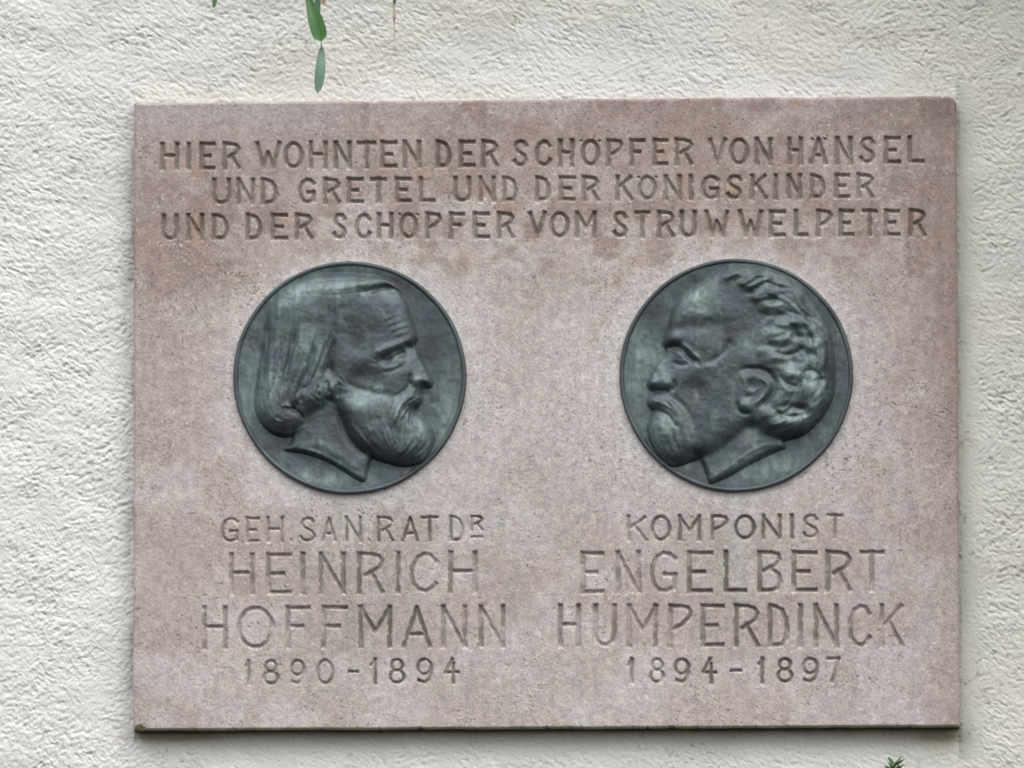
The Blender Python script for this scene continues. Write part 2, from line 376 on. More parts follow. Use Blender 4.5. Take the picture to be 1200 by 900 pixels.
# colour of the stone: measured tones are linear albedo
def blob(cx, cy, rx, ry, p=2.0): return np.exp(-(np.abs((PX-cx)/rx)**p+np.abs((PY-cy)/ry)**p))
tone = np.ones((*A.shape, 3))*np.array([.455, .382, .366])
n_a = fbm(PX/70, PY/55, 5, 1); n_b = fbm(PX/30, PY/24, 4, 4); n_c = fbm(PX/140, PY/90, 3, 12); n_f = fbm(PX/6, PY/6, 3, 13)
def mixc(t, c, f): return t*(1-f[..., None]) + np.array(c)*f[..., None]
pale = np.clip(sstep(.42, .7, n_a)*.55 + .55*blob(650, 470, 150, 190) + .6*blob(250, 470, 90, 120)*0 + .5*blob(420, 440, 175, 175, 4)+.6*blob(862, 440, 180, 175, 4) + .4*blob(640, 800, 420, 60), 0, .9)
tone = mixc(tone, (.565, .525, .505), np.clip(pale*(.7+.9*(n_b-.2)), 0, 1))
brown = np.clip(.85*np.exp(-((PY-245)/75)**2)*sstep(.38, .68, n_b) + .9*blob(215, 290, 110, 60)*n_a*1.5 + .8*blob(860, 150, 320, 60)*sstep(.3, .65, n_a) + 1.1*sstep(1045, 1120, PX)*(.4+n_b)*sstep(760, 150, PY) + .35*sstep(1085, 1122, PX), 0, 1)
brown = np.clip(brown*1.15 + .55*blob(190, 270, 60, 110)*(.3+n_b) + .75*blob(640, 130, 360, 22)*sstep(.45, .62, n_b) + .55*blob(960, 200, 190, 90)*sstep(.35, .6, n_a) + .6*blob(640, 292, 480, 22)*sstep(.4, .65, n_b) + .5*blob(500, 165, 200, 40)*sstep(.42, .62, n_a), 0, 1)
tone = mixc(tone, (.345, .265, .235), brown*.85)
ochre = sstep(.66, .82, fbm(PX/26, PY/20, 4, 7))*(.25+.75*np.exp(-((PY-250)/190)**2)); tone = mixc(tone, (.42, .29, .20), ochre*.55)
dirt = 1.0*blob(1105, 130, 30, 18) + .35*sstep(134, 116, PY)*sstep(.4, .6, n_b); tone = mixc(tone, (.20, .165, .14), np.clip(dirt, 0, 1)*.6)
streak = np.clip(.5+.8*gfbm((PX+6*gnoise(PX/40, PY/40, 4))/9, PY/120, 3, 2), 0, 1)
run = (.9*blob(418, 640, 70, 90)+.8*blob(425, 760, 80, 60)*.7+1.0*blob(855, 655, 55, 70)+.6*blob(560, 600, 60, 30)*.6)*sstep(.3, .7, streak)
tone = mixc(tone, (.33, .315, .285), np.clip(run*1.2, 0, 1)*.7)
run2 = blob(866, 645, 24, 55)*sstep(.3, .75, streak)*(.5+n_b); tone = mixc(tone, (.48, .50, .475), np.clip(run2, 0, 1)*.55)
gs = np.clip(blob(600, 715, 30, 120)*sstep(.35, .65, streak), 0, 1); tone = mixc(tone, (.36, .34, .31), gs*.5)
halo = 0
for (cx, cy) in ((410, 442.7), (862.7, 440)):
    r = np.hypot(PX-cx, PY-cy); halo = halo + np.exp(-np.clip(r-136, 0, 99)/15)*(PY < 640)
tone = mixc(tone, (.60, .575, .555), np.clip(halo, 0, 1)*np.clip((.3+1.25*n_b), 0, .9))
mott = .86+.28*n_f; tone *= mott[..., None]; tone *= (1+.14*(streak-.5))[..., None]
rust = sstep(.90, .96, vnoise(PX/4.3, PY/4.3, 14))*sstep(.5, .7, fbm(PX/40, PY/40, 2, 15)); tone = mixc(tone, (.42, .24, .14), rust*.4)
spk = sstep(.80, .93, vnoise(PX/1.9, PY/1.9, 8))*np.clip(sstep(.45, .68, fbm(PX/50, PY/38, 3, 9))+.9*blob(572, 480, 34, 110)+.9*blob(745, 370, 50, 60)+.8*blob(700, 540, 50, 40)+.6*blob(1010, 480, 30, 110), 0, 1); tone = mixc(tone, (.16, .14, .125), spk*.75)
wht = sstep(.84, .94, vnoise(PX/2.4, PY/2.4, 3))*sstep(.5, .7, fbm(PX/45, PY/35, 3, 5)); tone = mixc(tone, (.66, .63, .60), wht*.8)
lime = sstep(.7, .86, vnoise(PX/3.2, PY/4.5, 10))*((depth > .05) & (depth < 2.4)); tone = mixc(tone, (.66, .63, .60), lime*.75)
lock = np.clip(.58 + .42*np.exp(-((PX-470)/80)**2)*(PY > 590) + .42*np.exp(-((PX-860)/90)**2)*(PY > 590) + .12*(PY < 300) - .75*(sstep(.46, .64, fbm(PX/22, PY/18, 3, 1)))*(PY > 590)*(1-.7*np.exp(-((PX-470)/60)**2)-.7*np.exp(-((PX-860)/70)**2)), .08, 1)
lil = sstep(165, 125, PY)*sstep(.35, .6, n_c)*(PX < 520); tone = mixc(tone, (.46, .42, .44), lil*.5)
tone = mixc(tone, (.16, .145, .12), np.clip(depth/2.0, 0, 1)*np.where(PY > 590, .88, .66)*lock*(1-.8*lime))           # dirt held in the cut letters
tone = mixc(tone, (.12, .14, .05), pits*.4)
mossy = sstep(3.6, 1.2, PH-B)*(.45+.75*fbm(PX/16, PY/8, 3, 6)); tone = mixc(tone, (.20, .25, .10), np.clip(mossy, 0, 1)*.85)
pos = P(PXs, PYs, -T_PLAQ).reshape(*A.shape, 3)
pos[..., 1] -= HGT*S
nrm = grid_normals(pos)
plaque = empty('memorial_plaque', pt(640, 856, 0))
bpy.context.view_layer.update()
tag(plaque, 'pinkish sandstone memorial plaque with two bronze portrait medallions and carved lettering', 'plaque')
flid = lid[:-1, :-1].copy()
for s in (lid[1:, :-1], lid[:-1, 1:], lid[1:, 1:]): flid = np.maximum(flid, s)
MED = ((410.0, 442.7, 136.7), (862.7, 440.0, 137.0))
fm = flid < 0
PXc, PYc = PX[:-1, :-1], PY[:-1, :-1]
for cx, cy, r in MED: fm &= np.hypot(PXc-cx, PYc-cy) > r-9
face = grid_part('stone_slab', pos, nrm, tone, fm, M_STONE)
adopt(face, plaque)
# the slab's four sides, back to the wall
ring = [(0, j) for j in range(na)] + [(i, na-1) for i in range(1, nb)] + [(nb-1, j) for j in range(na-2, -1, -1)] + [(i, 0) for i in range(nb-2, 0, -1)]
ri = np.array([r[0] for r in ring]); rj = np.array([r[1] for r in ring])
layers = [pos[ri, rj]]; K = 8
ctr = pos[nb//2, na//2]
for k in range(1, K+1):
    l = pos[ri, rj].copy(); l[:, 1] = l[:, 1]*(1-k/K) + .012*(k/K)
    f = .7*S*np.sin(k*1.3)*(vnoise(ri*.11+rj*.13, rj*.05+k, 3)-.5)
    l[:, 0] += np.sign(l[:, 0]-ctr[0])*f; l[:, 2] += np.sign(l[:, 2]-ctr[2])*f
    layers.append(l)
co = np.concatenate(layers); n = len(ring)
q = np.array([[k*n+i, k*n+(i+1) % n, (k+1)*n+(i+1) % n, (k+1)*n+i] for k in range(K) for i in range(n)])
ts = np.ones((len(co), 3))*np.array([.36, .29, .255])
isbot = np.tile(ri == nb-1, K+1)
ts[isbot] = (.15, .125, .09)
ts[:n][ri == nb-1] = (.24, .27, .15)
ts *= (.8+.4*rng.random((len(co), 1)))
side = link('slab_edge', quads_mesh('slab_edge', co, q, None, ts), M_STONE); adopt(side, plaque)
NAMEMAP = {'.': 'full_stop', '-': 'dash', '_': 'underline'}
order = np.argsort(flid.ravel(), kind='stable'); sortl = flid.ravel()[order]
for li, ch in enumerate(letters):
    a_, b_ = np.searchsorted(sortl, [li, li+1])
    if a_ == b_: continue
    cells = order[a_:b_]; r, c = np.divmod(cells, flid.shape[1])
    r0, r1, c0, c1 = r.min(), r.max()+2, c.min(), c.max()+2
    m = np.zeros((r1-r0-1, c1-c0-1), bool); m[r-r0, c-c0] = True
    nm = NAMEMAP.get(ch, 'carved_digit' if ch.isdigit() else 'carved_letter')
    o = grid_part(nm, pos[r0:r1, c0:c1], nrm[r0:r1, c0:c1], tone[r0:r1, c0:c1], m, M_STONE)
    adopt(o, plaque)

# ------------------------------------------------------------------ bronze medallions: relief height fields in 1/3-pixel units
def spline(pts, n=5, closed=True):
    p = np.array(pts, float); N = len(p); out = []
    rngi = range(N) if closed else range(N-1)
    for i in rngi:
        if closed: a, b, c, d = p[(i-1) % N], p[i], p[(i+1) % N], p[(i+2) % N]
        else: a, b, c, d = p[max(i-1, 0)], p[i], p[i+1], p[min(i+2, N-1)]
        for k in range(n):
            t = k/n
            out.append(.5*((2*b)+(-a+c)*t+(2*a-5*b+4*c-d)*t*t+(-a+3*b-3*c+d)*t**3))
    if not closed: out.append(p[-1])
    return np.array(out)
class Relief:
    def __init__(s, cx, cy, R, step=2.1):
        s.c = (cx, cy); s.R = R
        a = np.arange(cx-R+8, cx+R-8+step, step); b = np.arange(cy-R+8, cy+R-8+step, step)
        s.x, s.y = np.meshgrid(a, b); s.h = np.zeros_like(s.x); s.step = step
    def sdf(s, pts, n=5):
        c = spline(pts, n); d2 = np.full(s.x.shape, 1e9); ins = np.zeros(s.x.shape, bool)
        for i in range(len(c)):
            (xa, ya), (xb, yb) = c[i-1], c[i]
            dx, dy = xb-xa, yb-ya; l2 = dx*dx+dy*dy
            if l2 < 1e-9: continue
            t = np.clip(((s.x-xa)*dx+(s.y-ya)*dy)/l2, 0, 1)
            d2 = np.minimum(d2, (s.x-xa-t*dx)**2+(s.y-ya-t*dy)**2)
            cr = (ya > s.y) != (yb > s.y)
            with np.errstate(divide='ignore', invalid='ignore'):
                xi = xa + (s.y-ya)*dx/(dy if dy != 0 else 1e-9)
            ins ^= cr & (s.x < xi)
        d = np.sqrt(d2); return np.where(ins, d, -d)
    @staticmethod
    def puff(d, R, H):
        t = np.clip(d/R, 0, 1); return H*np.sqrt(1-(1-t)**2)
    def g(s, cx, cy, rx, ry, rot, h):
        a = math.radians(rot); u = (s.x-cx)*math.cos(a)+(s.y-cy)*math.sin(a); v = -(s.x-cx)*math.sin(a)+(s.y-cy)*math.cos(a)
        s.h += h*np.exp(-(u/rx)**2-(v/ry)**2)
    def st(s, pts, w, h, w2=None, ends=True, target=None):
        """a ridge (h>0) or groove (h<0) along a curve, width w -> w2, fading at its ends"""
        w2 = w if w2 is None else w2
        c = spline(pts, 6, False)
        m = 2.6*max(w, w2); x0, y0 = c.min(0)-m; x1, y1 = c.max(0)+m
        j0 = max(int((x0-s.x[0, 0])/s.step), 0); j1 = int((x1-s.x[0, 0])/s.step)+2
        i0 = max(int((y0-s.y[0, 0])/s.step), 0); i1 = int((y1-s.y[0, 0])/s.step)+2
        x = s.x[i0:i1, j0:j1]; y = s.y[i0:i1, j0:j1]
        if x.size == 0: return
        L = np.concatenate([[0], np.cumsum(np.hypot(*(c[1:]-c[:-1]).T))]); best = np.full(x.shape, 1e9); bs = np.zeros(x.shape)
        for i in range(len(c)-1):
            dx, dy = c[i+1]-c[i]; l2 = dx*dx+dy*dy+1e-9
            t = np.clip(((x-c[i][0])*dx+(y-c[i][1])*dy)/l2, 0, 1)
            d = np.hypot(x-c[i][0]-t*dx, y-c[i][1]-t*dy); q = (L[i]+t*(L[i+1]-L[i]))/L[-1]
            m = d < best; best[m] = d[m]; bs[m] = q[m]
        ww = w+(w2-w)*bs
        f = np.minimum(sstep(0, .22, bs+.03), sstep(0, .22, 1.03-bs)) if ends else 1
        s.h[i0:i1, j0:j1] += h*f*np.exp(-(best/ww)**2)
def lerp(a, b, u): return (a[0]+(b[0]-a[0])*u, a[1]+(b[1]-a[1])*u)
def lock_family(R, rr, n, A0, A1, w=(2.5, 6), h=(1.5, 4), cut=True):
    """n strands between two bounding curves A0 and A1 (same point count)"""
    for k in range(n):
        u = rr.random(); pts = [lerp(p, q, min(max(u+rr.uniform(-.05, .05), 0), 1)) for p, q in zip(A0, A1)]
        sp = spline(pts, 4, False); a = rr.uniform(0, .5); b = a+rr.uniform(.35, .6)
        i0 = int(a*len(sp)); i1 = min(int(b*len(sp))+2, len(sp)); c = sp[i0:i1:2]
        if len(c) < 3: continue
        R.st([tuple(p) for p in c], rr.uniform(*w), rr.uniform(*h)*(-1 if (cut and rr.random() < .55) else 1))

# ---- left head, facing right
def left_head():
    R = Relief(450, 458, 410); rr = random.Random(11)
    skull = [(205,165),(240,132),(300,106),(370,95),(440,92),(500,96),(560,106),(602,124),(632,150),(652,188),(660,222),(672,262),(684,300),(688,322),(680,345),(690,372),(708,406),(728,440),(741,466),(742,484),(730,494),(710,495),(700,504),(705,520),(704,540),(690,562),(680,576),(694,584),(718,602),(737,632),(746,666),(741,702),(724,732),(698,756),(660,769),(620,768),(578,756),(536,742),(490,715),(455,680),(420,620),(390,560),(330,590),(285,640),(240,664),(200,662),(160,640),(132,602),(118,560),(120,500),(132,440),(138,380),(143,320),(155,260),(176,205)]
    neck = [(400,470),(470,560),(540,700),(522,752),(512,790),(502,822),(470,812),(430,786),(380,756),(330,736),(280,722),(216,711),(245,690),(255,650),(300,560)]
    hair = [(205,165),(240,132),(300,106),(370,95),(440,92),(500,96),(560,106),(602,124),(632,150),(655,192),(632,172),(600,153),(560,150),(520,163),(450,172),(436,196),(424,250),(412,290),(404,320),(388,375),(368,440),(360,480),(372,510),(360,540),(320,580),(285,640),(240,664),(200,662),(160,640),(132,602),(118,560),(120,500),(132,440),(138,380),(143,320),(155,260),(176,205)]
    beard = [(410,528),(440,520),(500,522),(560,530),(600,536),(640,512),(672,498),(700,500),(706,520),(704,540),(690,562),(680,576),(694,584),(718,602),(737,632),(746,666),(741,702),(724,732),(698,756),(660,769),(620,768),(578,756),(536,742),(490,715),(455,680),(425,625),(408,570)]
    ds, dn, dh, db = R.sdf(skull), R.sdf(neck), R.sdf(hair), R.sdf(beard)
    hs_ = R.puff(ds, 75+85*(1-sstep(150, 330, R.x))*(1-sstep(460, 560, R.y)), 34)+R.puff(ds, 230, 13); hn = R.puff(dn, 16, 20)
    R.h = np.maximum(hs_, hn)
    R.h += blur(R.puff(dh, 46, 10)*sstep(-10, 60, dh+18), 3.0) + R.puff(db, 70, 13)*(.25+.75*sstep(500, 590, R.y))
    R.h = blur(R.h, 1.6)
    g, st = R.g, R.st
    # neck: tendon and hollow, shade under the beard
    g(400, 640, 45, 70, -30, -5); st([(300,690),(360,700),(440,750),(495,800)], 14, 4); g(420, 590, 26, 40, -20, -10)
    st([(418,560),(428,630),(462,695),(520,742)], 12, -9)
    st([(250,704),(330,722),(410,764),(495,812)], 5, 4)
    # skull forms
    g(596, 116, 44, 12, 18, 7); g(590, 168, 60, 15, 14, -8); g(560, 250, 60, 55, 0, 5); g(470, 305, 42, 60, 0, -7); g(630, 300, 22, 26, 0, 5); g(500, 395, 50, 34, -10, 4); g(492, 462, 60, 36, 0, -9)
    g(600, 470, 50, 26, 115, 7); g(665, 362, 18, 20, 0, -9)
    # brow, eye
    st([(540,386),(572,364),(612,350),(655,334),(680,318)], 12, 11, 15)
    st([(556,410),(590,396),(628,380),(655,368)], 12, -17, 15)
    st([(640,350),(662,352),(672,352)], 9, -9)
    g(608, 390, 18, 11, -25, 12); st([(566,410),(590,392),(612,378),(636,368)], 3.6, 7); st([(576,420),(602,410),(628,395),(634,380)], 3.4, 5)
    st([(562,430),(598,428),(634,408),(650,392)], 5, 4); st([(566,442),(602,440),(640,420)], 4, -4)
    st([(548,402),(535,395),(528,386)], 3, -3); st([(550,412),(536,412),(524,408)], 3, -3)
    for p in ([(570,262),(592,252),(622,238)], [(580,282),(612,268),(648,252)], [(592,304),(622,288),(662,276)], [(612,318),(640,304),(668,300)]):
        q_ = rr.uniform(.9, 2.2); st(p, 4.5, q_); st([(a, b+9) for a, b in p], 5, -q_)
    # nose
    st([(676,352),(692,384),(712,420),(728,452)], 9, 9, 12); g(722, 468, 16, 15, 0, 9); g(690, 472, 17, 14, 0, 11)
    st([(668,446),(662,470),(668,488)], 5, -10); st([(662,470),(655,496),(634,514),(606,532)], 6, -9)
    st([(694,492),(712,488),(730,490)], 5, -12); g(650, 430, 16, 40, 30, 4)
    # cheek above the beard
    st([(430,470),(480,500),(560,520),(600,522)], 12, -6)
    # moustache and mouth
    st([(692,508),(662,530),(632,560),(616,600),(606,640)], 15, 11, 10); st([(700,520),(694,545),(680,560)], 9, 6)
    st([(694,560),(676,574),(668,600),(662,640)], 5, -9, 8); st([(600,560),(590,600),(586,650)], 8, -5)
    g(712, 650, 26, 44, -10, 8); g(480, 560, 60, 26, 4, 3); g(470, 640, 30, 50, -20, -4); g(640, 700, 60, 36, 0, 5)
    lock_family(R, rr, 46, [(420,540),(440,610),(490,680),(560,735)], [(600,545),(610,620),(625,690),(650,755)], (4, 9), (.6, 1.8))
    lock_family(R, rr, 34, [(640,580),(630,640),(610,700),(570,745)], [(700,590),(738,640),(728,705),(670,755)], (3, 6), (1, 2.6))
    for k in range(7): st([(672+k*9,610+k*6),(690+k*7,650),(684+k*7,690-k*2),(660+k*6,716)], 3, rr.uniform(1, 3))
    lock_family(R, rr, 16, [(700,505),(665,525),(630,555),(605,620)], [(706,540),(680,560),(650,590),(625,650)], (2.4, 4), (1.5, 3.2))
    # shadowed gap in front of the hair, earlobe, side whiskers
    st([(400,322),(394,352),(384,400),(374,452)], 6, -12, 16); g(380, 440, 20, 30, 15, -9)
    g(391, 498, 12, 24, -6, 19); st([(372,470),(376,500),(384,522)], 5, -8); st([(412,480),(414,510),(404,530)], 6, -10)
    st([(398,540),(380,540),(360,535)], 9, -9)
    for p in ([(404,462),(424,482),(446,492)], [(400,478),(418,498),(440,506)], [(412,452),(430,466),(442,484)]): st(p, 4, 3.4)
    # hair above the parting, swept towards the quiff
    st([(228,172),(300,170),(380,172),(450,166),(510,158),(560,138)], 3, -1.0, 4); st([(490,166),(530,156),(566,144),(604,146)], 10, -8)
    st([(520,160),(560,146),(600,147),(634,168),(656,200)], 8, -11, 5); st([(470,140),(550,116),(600,122),(632,148)], 14, 5)
    lock_family(R, rr, 26, [(215,160),(300,112),(420,98),(540,104),(610,128)], [(250,166),(330,162),(430,160),(510,150),(600,140)], (3, 7), (.5, 1.5))
    # long side hair falling from the parting into rolled ends
    g(262, 205, 80, 60, -10, 9); g(440, 215, 70, 60, 0, 4); g(150, 300, 26, 110, 8, -5); g(300, 350, 30, 90, 14, 7); g(345, 400, 18, 60, 14, 6); g(178, 470, 34, 90, 4, 7); g(240, 440, 16, 80, 10, 5)
    st([(270,290),(246,380),(226,460),(216,520)], 9, -8); st([(330,345),(312,420),(284,490),(262,530)], 7, -8); st([(170,300),(156,400),(150,500)], 8, -4)
    st([(372,330),(356,390),(332,450),(318,480)], 5, -5)
    A0 = [(190,190),(158,300),(142,420),(132,520),(150,610)]; A1 = [(405,182),(392,300),(362,400),(335,470),(318,520)]
    lock_family(R, rr, 90, A0, A1, (2.5, 7), (.8, 2.6))
    hm = sstep(0, 14, dh)*sstep(180, 230, R.y)*(1-sstep(540, 590, R.y)); ac = R.x+.22*(R.y-180)+14*np.sin(R.y/85)
    R.h += hm*(2.6*gnoise(ac/15, R.y/170, 3)+2.0*gnoise(ac/7, R.y/120, 5))
    g(205, 600, 74, 44, 8, 11); g(322, 528, 44, 30, -20, 9); g(262, 565, 16, 26, 30, -12)
    for k in range(26):
        r = rr.uniform(20, 80); a0_ = rr.uniform(60, 190); a1_ = a0_-rr.uniform(40, 95)
        st([(222+r*1.1*math.cos(math.radians(a0_+(a1_-a0_)*t)), 588+r*.9*math.sin(math.radians(a0_+(a1_-a0_)*t))) for t in (0, .33, .66, 1)], rr.uniform(2.5, 4.5), rr.uniform(-2.8, 2.8))
    st([(292,612),(276,588),(250,572),(232,578)], 6, -11); st([(214,572),(226,560),(250,572)], 4, 5)
    for k in range(9):
        u_, v_ = rr.uniform(285, 330), rr.uniform(485, 545); st([(u_, v_), (u_+12, v_+rr.uniform(12, 26)), (u_+34, v_+rr.uniform(10, 30))], rr.uniform(3, 5), rr.uniform(-2.5, 2.5))
    st([(300,488),(280,520),(286,552)], 7, -8); st([(345,490),(338,515),(352,530)], 5, -6)
    ids = np.zeros(R.x.shape, int)                     # 0 field
    ids[(dn > -1.5)] = 4; ids[ds > -1.5] = 3; ids[(db > -1.5) & (R.y > 495)] = 2; ids[dh > -1.5] = 1
    lobe = ((R.x-391)/15)**2+((R.y-498)/27)**2 < 1; ids[lobe] = 5
    patina_shade = dict(light=[(230,190,70,50),(180,500,40,80),(305,350,40,70),(420,150,140,30),(480,550,80,30),(628,575,24,40),(360,400,26,50),(712,660,28,50),(690,472,22,18),(560,510,60,26),(390,500,14,22),(95,500,36,160),(300,820,160,30),(790,600,40,160)],
               dark=[(500,450,80,40),(735,350,45,60),(480,300,34,60),(390,400,24,60),(250,560,70,60),(420,640,50,90),(600,120,40,20),(660,320,26,26),(180,700,60,30),(660,755,90,16),(520,700,70,40)])
    return R, ids, patina_shade
# ---- right head, facing left
def right_head():
    R = Relief(458, 450, 411); rr = random.Random(23)
    skull = [(370,103),(402,80),(450,64),(520,60),(580,72),(640,98),(698,142),(744,202),(775,262),(795,330),(805,400),(806,470),(796,530),(772,580),(740,620),(700,655),(650,674),(605,680),(560,664),(530,640),(500,640),(440,690),(380,735),(340,742),(322,746),(300,752),(270,764),(236,769),(205,752),(180,722),(160,690),(150,655),(149,620),(158,592),(168,577),(158,566),(147,548),(154,528),(174,514),(186,510),(166,506),(150,494),(147,476),(156,458),(172,434),(192,404),(210,376),(214,362),(204,346),(203,328),(214,304),(222,280),(226,250),(234,225),(250,194),(276,165),(310,140),(345,120)]
    neck = [(500,600),(560,640),(610,670),(632,702),(600,716),(560,734),(520,754),(480,776),(440,800),(405,816),(368,829),(356,800),(346,772),(334,745),(330,710),(370,640)]
    hair = [(370,103),(402,80),(450,64),(520,60),(580,72),(640,98),(698,142),(744,202),(775,262),(795,330),(805,400),(806,470),(796,530),(772,580),(740,620),(700,655),(650,674),(605,680),(560,664),(530,632),(518,600),(545,570),(580,535),(596,490),(575,455),(520,440),(500,420),(520,380),(540,330),(560,280),(540,230),(520,200),(480,170),(440,140),(405,125)]
    beard = [(322,746),(300,752),(270,764),(236,769),(205,752),(180,722),(160,690),(150,655),(149,620),(158,592),(168,577),(158,566),(147,548),(154,528),(174,514),(205,520),(240,545),(268,580),(300,630),(320,680),(335,715)]
    stache = [(146,548),(153,528),(174,514),(205,520),(238,542),(262,575),(280,612),(272,630),(250,624),(236,600),(208,578),(176,568),(158,566)]
    ear = [(472,458),(500,450),(540,450),(568,466),(580,490),(574,522),(548,552),(515,574),(486,580),(468,568),(466,545),(476,520),(484,490),(478,468)]
    ds, dn, dh, db, dm, de = R.sdf(skull), R.sdf(neck), R.sdf(hair), R.sdf(beard), R.sdf(stache), R.sdf(ear)
    R.h = np.maximum(R.puff(ds, 72+75*sstep(600, 760, R.x)*(1-sstep(420, 560, R.y)), 34)+R.puff(ds, 230, 13), R.puff(dn, 15, 21))
    R.h += R.puff(dh, 50, 9)*sstep(0, 60, dh+20) + R.puff(db, 60, 8)
    R.h = blur(R.h, 2.0)
    R.h += blur(R.puff(dm, 24, 6), 2.4) + blur(R.puff(de, 18, 7), 2.2)
    g, st = R.g, R.st
    # truncation and neck
    st([(600,688),(520,716),(440,770),(372,814)], 5, 3); g(430, 700, 60, 40, -30, -4); g(320, 728, 26, 18, 20, -14); g(520, 640, 30, 30, 0, -9); g(400, 640, 50, 60, 0, 3)
    # forehead and brow
    g(300, 210, 55, 55, -30, 4); st([(240,284),(300,276),(370,276),(430,262)], 22, -5); g(405, 290, 34, 44, 0, -5)
    g(236, 318, 28, 17, 10, 10); g(320, 340, 50, 30, 25, 7)
    st([(214,352),(240,352),(268,352)], 11, -14); st([(256,350),(276,374),(300,396),(330,410)], 8, -12)
    st([(264,342),(290,358),(312,382),(338,404)], 6, 7); st([(342,414),(384,398),(420,368),(440,320)], 10, -6)
    g(262, 382, 18, 12, 25, 6); st([(240,376),(262,369),(286,384)], 4, 4); st([(242,394),(264,402),(288,400)], 4, 3)
    st([(234,404),(262,418),(296,414)], 5, -5); st([(300,402),(322,416),(340,422)], 4, -4)
    st([(250,250),(310,240),(380,242)], 14, 2)
    # nose
    st([(206,384),(188,412),(170,440),(160,462)], 9, 9, 11); g(163, 474, 14, 15, 0, 9); g(212, 484, 20, 18, 0, 12); g(186, 470, 14, 20, 0, -3)
    st([(158,498),(178,502),(200,506),(224,512)], 6, -13); st([(240,470),(244,492),(232,510)], 6, -9)
    g(225, 430, 22, 30, 20, -5); st([(250,440),(300,452),(350,440),(400,420)], 30, 4)
    g(318, 508, 34, 52, -8, -12); g(400, 520, 60, 60, 0, 3); g(460, 470, 20, 50, 10, -5); g(330, 560, 20, 60, -15, 3)
    st([(232,520),(262,552),(296,590),(306,640)], 12, -5, 9)
    # mouth, moustache edge, chin
    st([(160,572),(190,580),(224,598),(244,628),(262,640)], 7, -7); st([(170,590),(182,600),(200,602)], 6, 3); g(200, 648, 34, 44, 0, 8); g(280, 680, 34, 40, 20, 3)
    lock_family(R, rr, 16, [(165,524),(200,530),(238,565),(262,610)], [(160,556),(195,565),(225,585),(250,615)], (2.4, 4.2), (1.2, 3))
    lock_family(R, rr, 24, [(175,600),(165,660),(190,720),(235,760)], [(290,620),(300,670),(310,710),(320,742)], (3, 6), (.8, 2))
    # ear: helix, bowl, lobe and the cleft round it
    st([(530,462),(558,472),(574,496),(556,532),(520,560)], 7, 7); g(514, 490, 15, 19, 20, -9); g(500, 530, 14, 9, -15, -9)
    st([(500,505),(520,512),(540,498)], 6, 3); g(488, 560, 14, 12, 0, 7); st([(484,470),(492,490),(486,512)], 4, 5)
    st([(458,444),(500,430),(560,436),(592,470),(592,508),(568,542),(530,578)], 8, -8, 8); st([(464,540),(464,570),(484,588),(516,584)], 6, -7)
    # hair: combed-back front locks, then curls
    st([(440,134),(458,124),(474,106),(505,92)], 9, -4); st([(420,122),(440,104),(470,84)], 7, 7); st([(470,140),(500,124),(545,96)], 8, 9)
    st([(484,168),(516,162),(540,142),(570,130),(600,134)], 10, -5); st([(500,150),(540,130),(590,108)], 8, 6); st([(510,190),(560,176),(612,160)], 12, 5)
    st([(386,112),(400,98),(420,84)], 5, -6); g(590, 188, 14, 9, -10, -9); g(606, 208, 22, 12, -10, 9); st([(540,240),(590,246),(640,238),(700,250)], 12, -8); g(716, 252, 24, 13, 20, -9)
    g(640, 180, 40, 22, 20, 5); g(700, 200, 30, 30, 40, 5); g(560, 215, 30, 14, 0, 7); g(650, 275, 50, 14, -6, 8)
    g(626, 328, 26, 18, 0, 11); g(676, 318, 20, 13, 10, -12); g(585, 352, 20, 14, 0, -9); g(560, 310, 24, 22, 0, 6); g(600, 395, 34, 14, 0, 9); g(548, 372, 22, 14, -20, 7)
    st([(590,372),(630,384),(670,374),(700,350)], 8, -9); g(740, 345, 22, 26, 0, 9); st([(712,300),(724,350),(712,400)], 8, -8); g(765, 420, 22, 40, 0, 6); st([(770,300),(784,380),(784,450)], 7, -4)
    g(650, 450, 30, 24, 10, 11); g(618, 430, 16, 12, 0, 4); st([(612,450),(640,486),(672,496),(690,470)], 8, -10); g(636, 500, 20, 14, 30, 9); g(612, 552, 26, 24, 20, 8)
    g(626, 560, 14, 18, 20, -10); g(682, 572, 24, 12, 10, -14); g(710, 500, 34, 46, 10, 9); st([(690,440),(732,440),(756,470),(752,530),(726,560)], 8, -7)
    g(760, 520, 18, 44, 10, 7); g(570, 600, 30, 24, 30, 10); g(640, 625, 60, 20, 0, 9); st([(590,570),(620,596),(670,598),(720,584)], 7, -9); g(720, 600, 26, 18, -30, 5)
    rr2 = random.Random(4)
    for k in range(46):
        a_ = rr2.uniform(-1.5, 1.35); q_ = rr2.uniform(90, 285); bx_, by_ = 505+q_*math.cos(a_), 385+q_*math.sin(a_)
        if dh[int((by_-R.y[0, 0])/R.step), int((bx_-R.x[0, 0])/R.step)] < 12: continue
        g(bx_, by_, rr2.uniform(16, 32), rr2.uniform(10, 18), rr2.uniform(-50, 50), rr2.uniform(3, 7)*rr2.choice((-1, 1)))
    for k in range(170):
        x = rr2.uniform(520, 790); y = rr2.uniform(110, 660)
        r = rr2.uniform(20, 48); a = rr2.uniform(0, 6.28); sw = rr2.uniform(.8, 1.8)*rr2.choice((-1, 1))
        if x < 600 and 400 < y < 600: continue
        st([(x+r*math.cos(a+sw*t), y+.75*r*math.sin(a+sw*t)) for t in (0, .33, .66, 1)], rr2.uniform(3, 5), rr2.uniform(-2.4, 2.4))
    lock_family(R, rr, 10, [(400,100),(480,70),(570,78),(680,140),(760,250)], [(470,160),(540,180),(620,190),(690,250),(740,330)], (4, 8), (.8, 2))
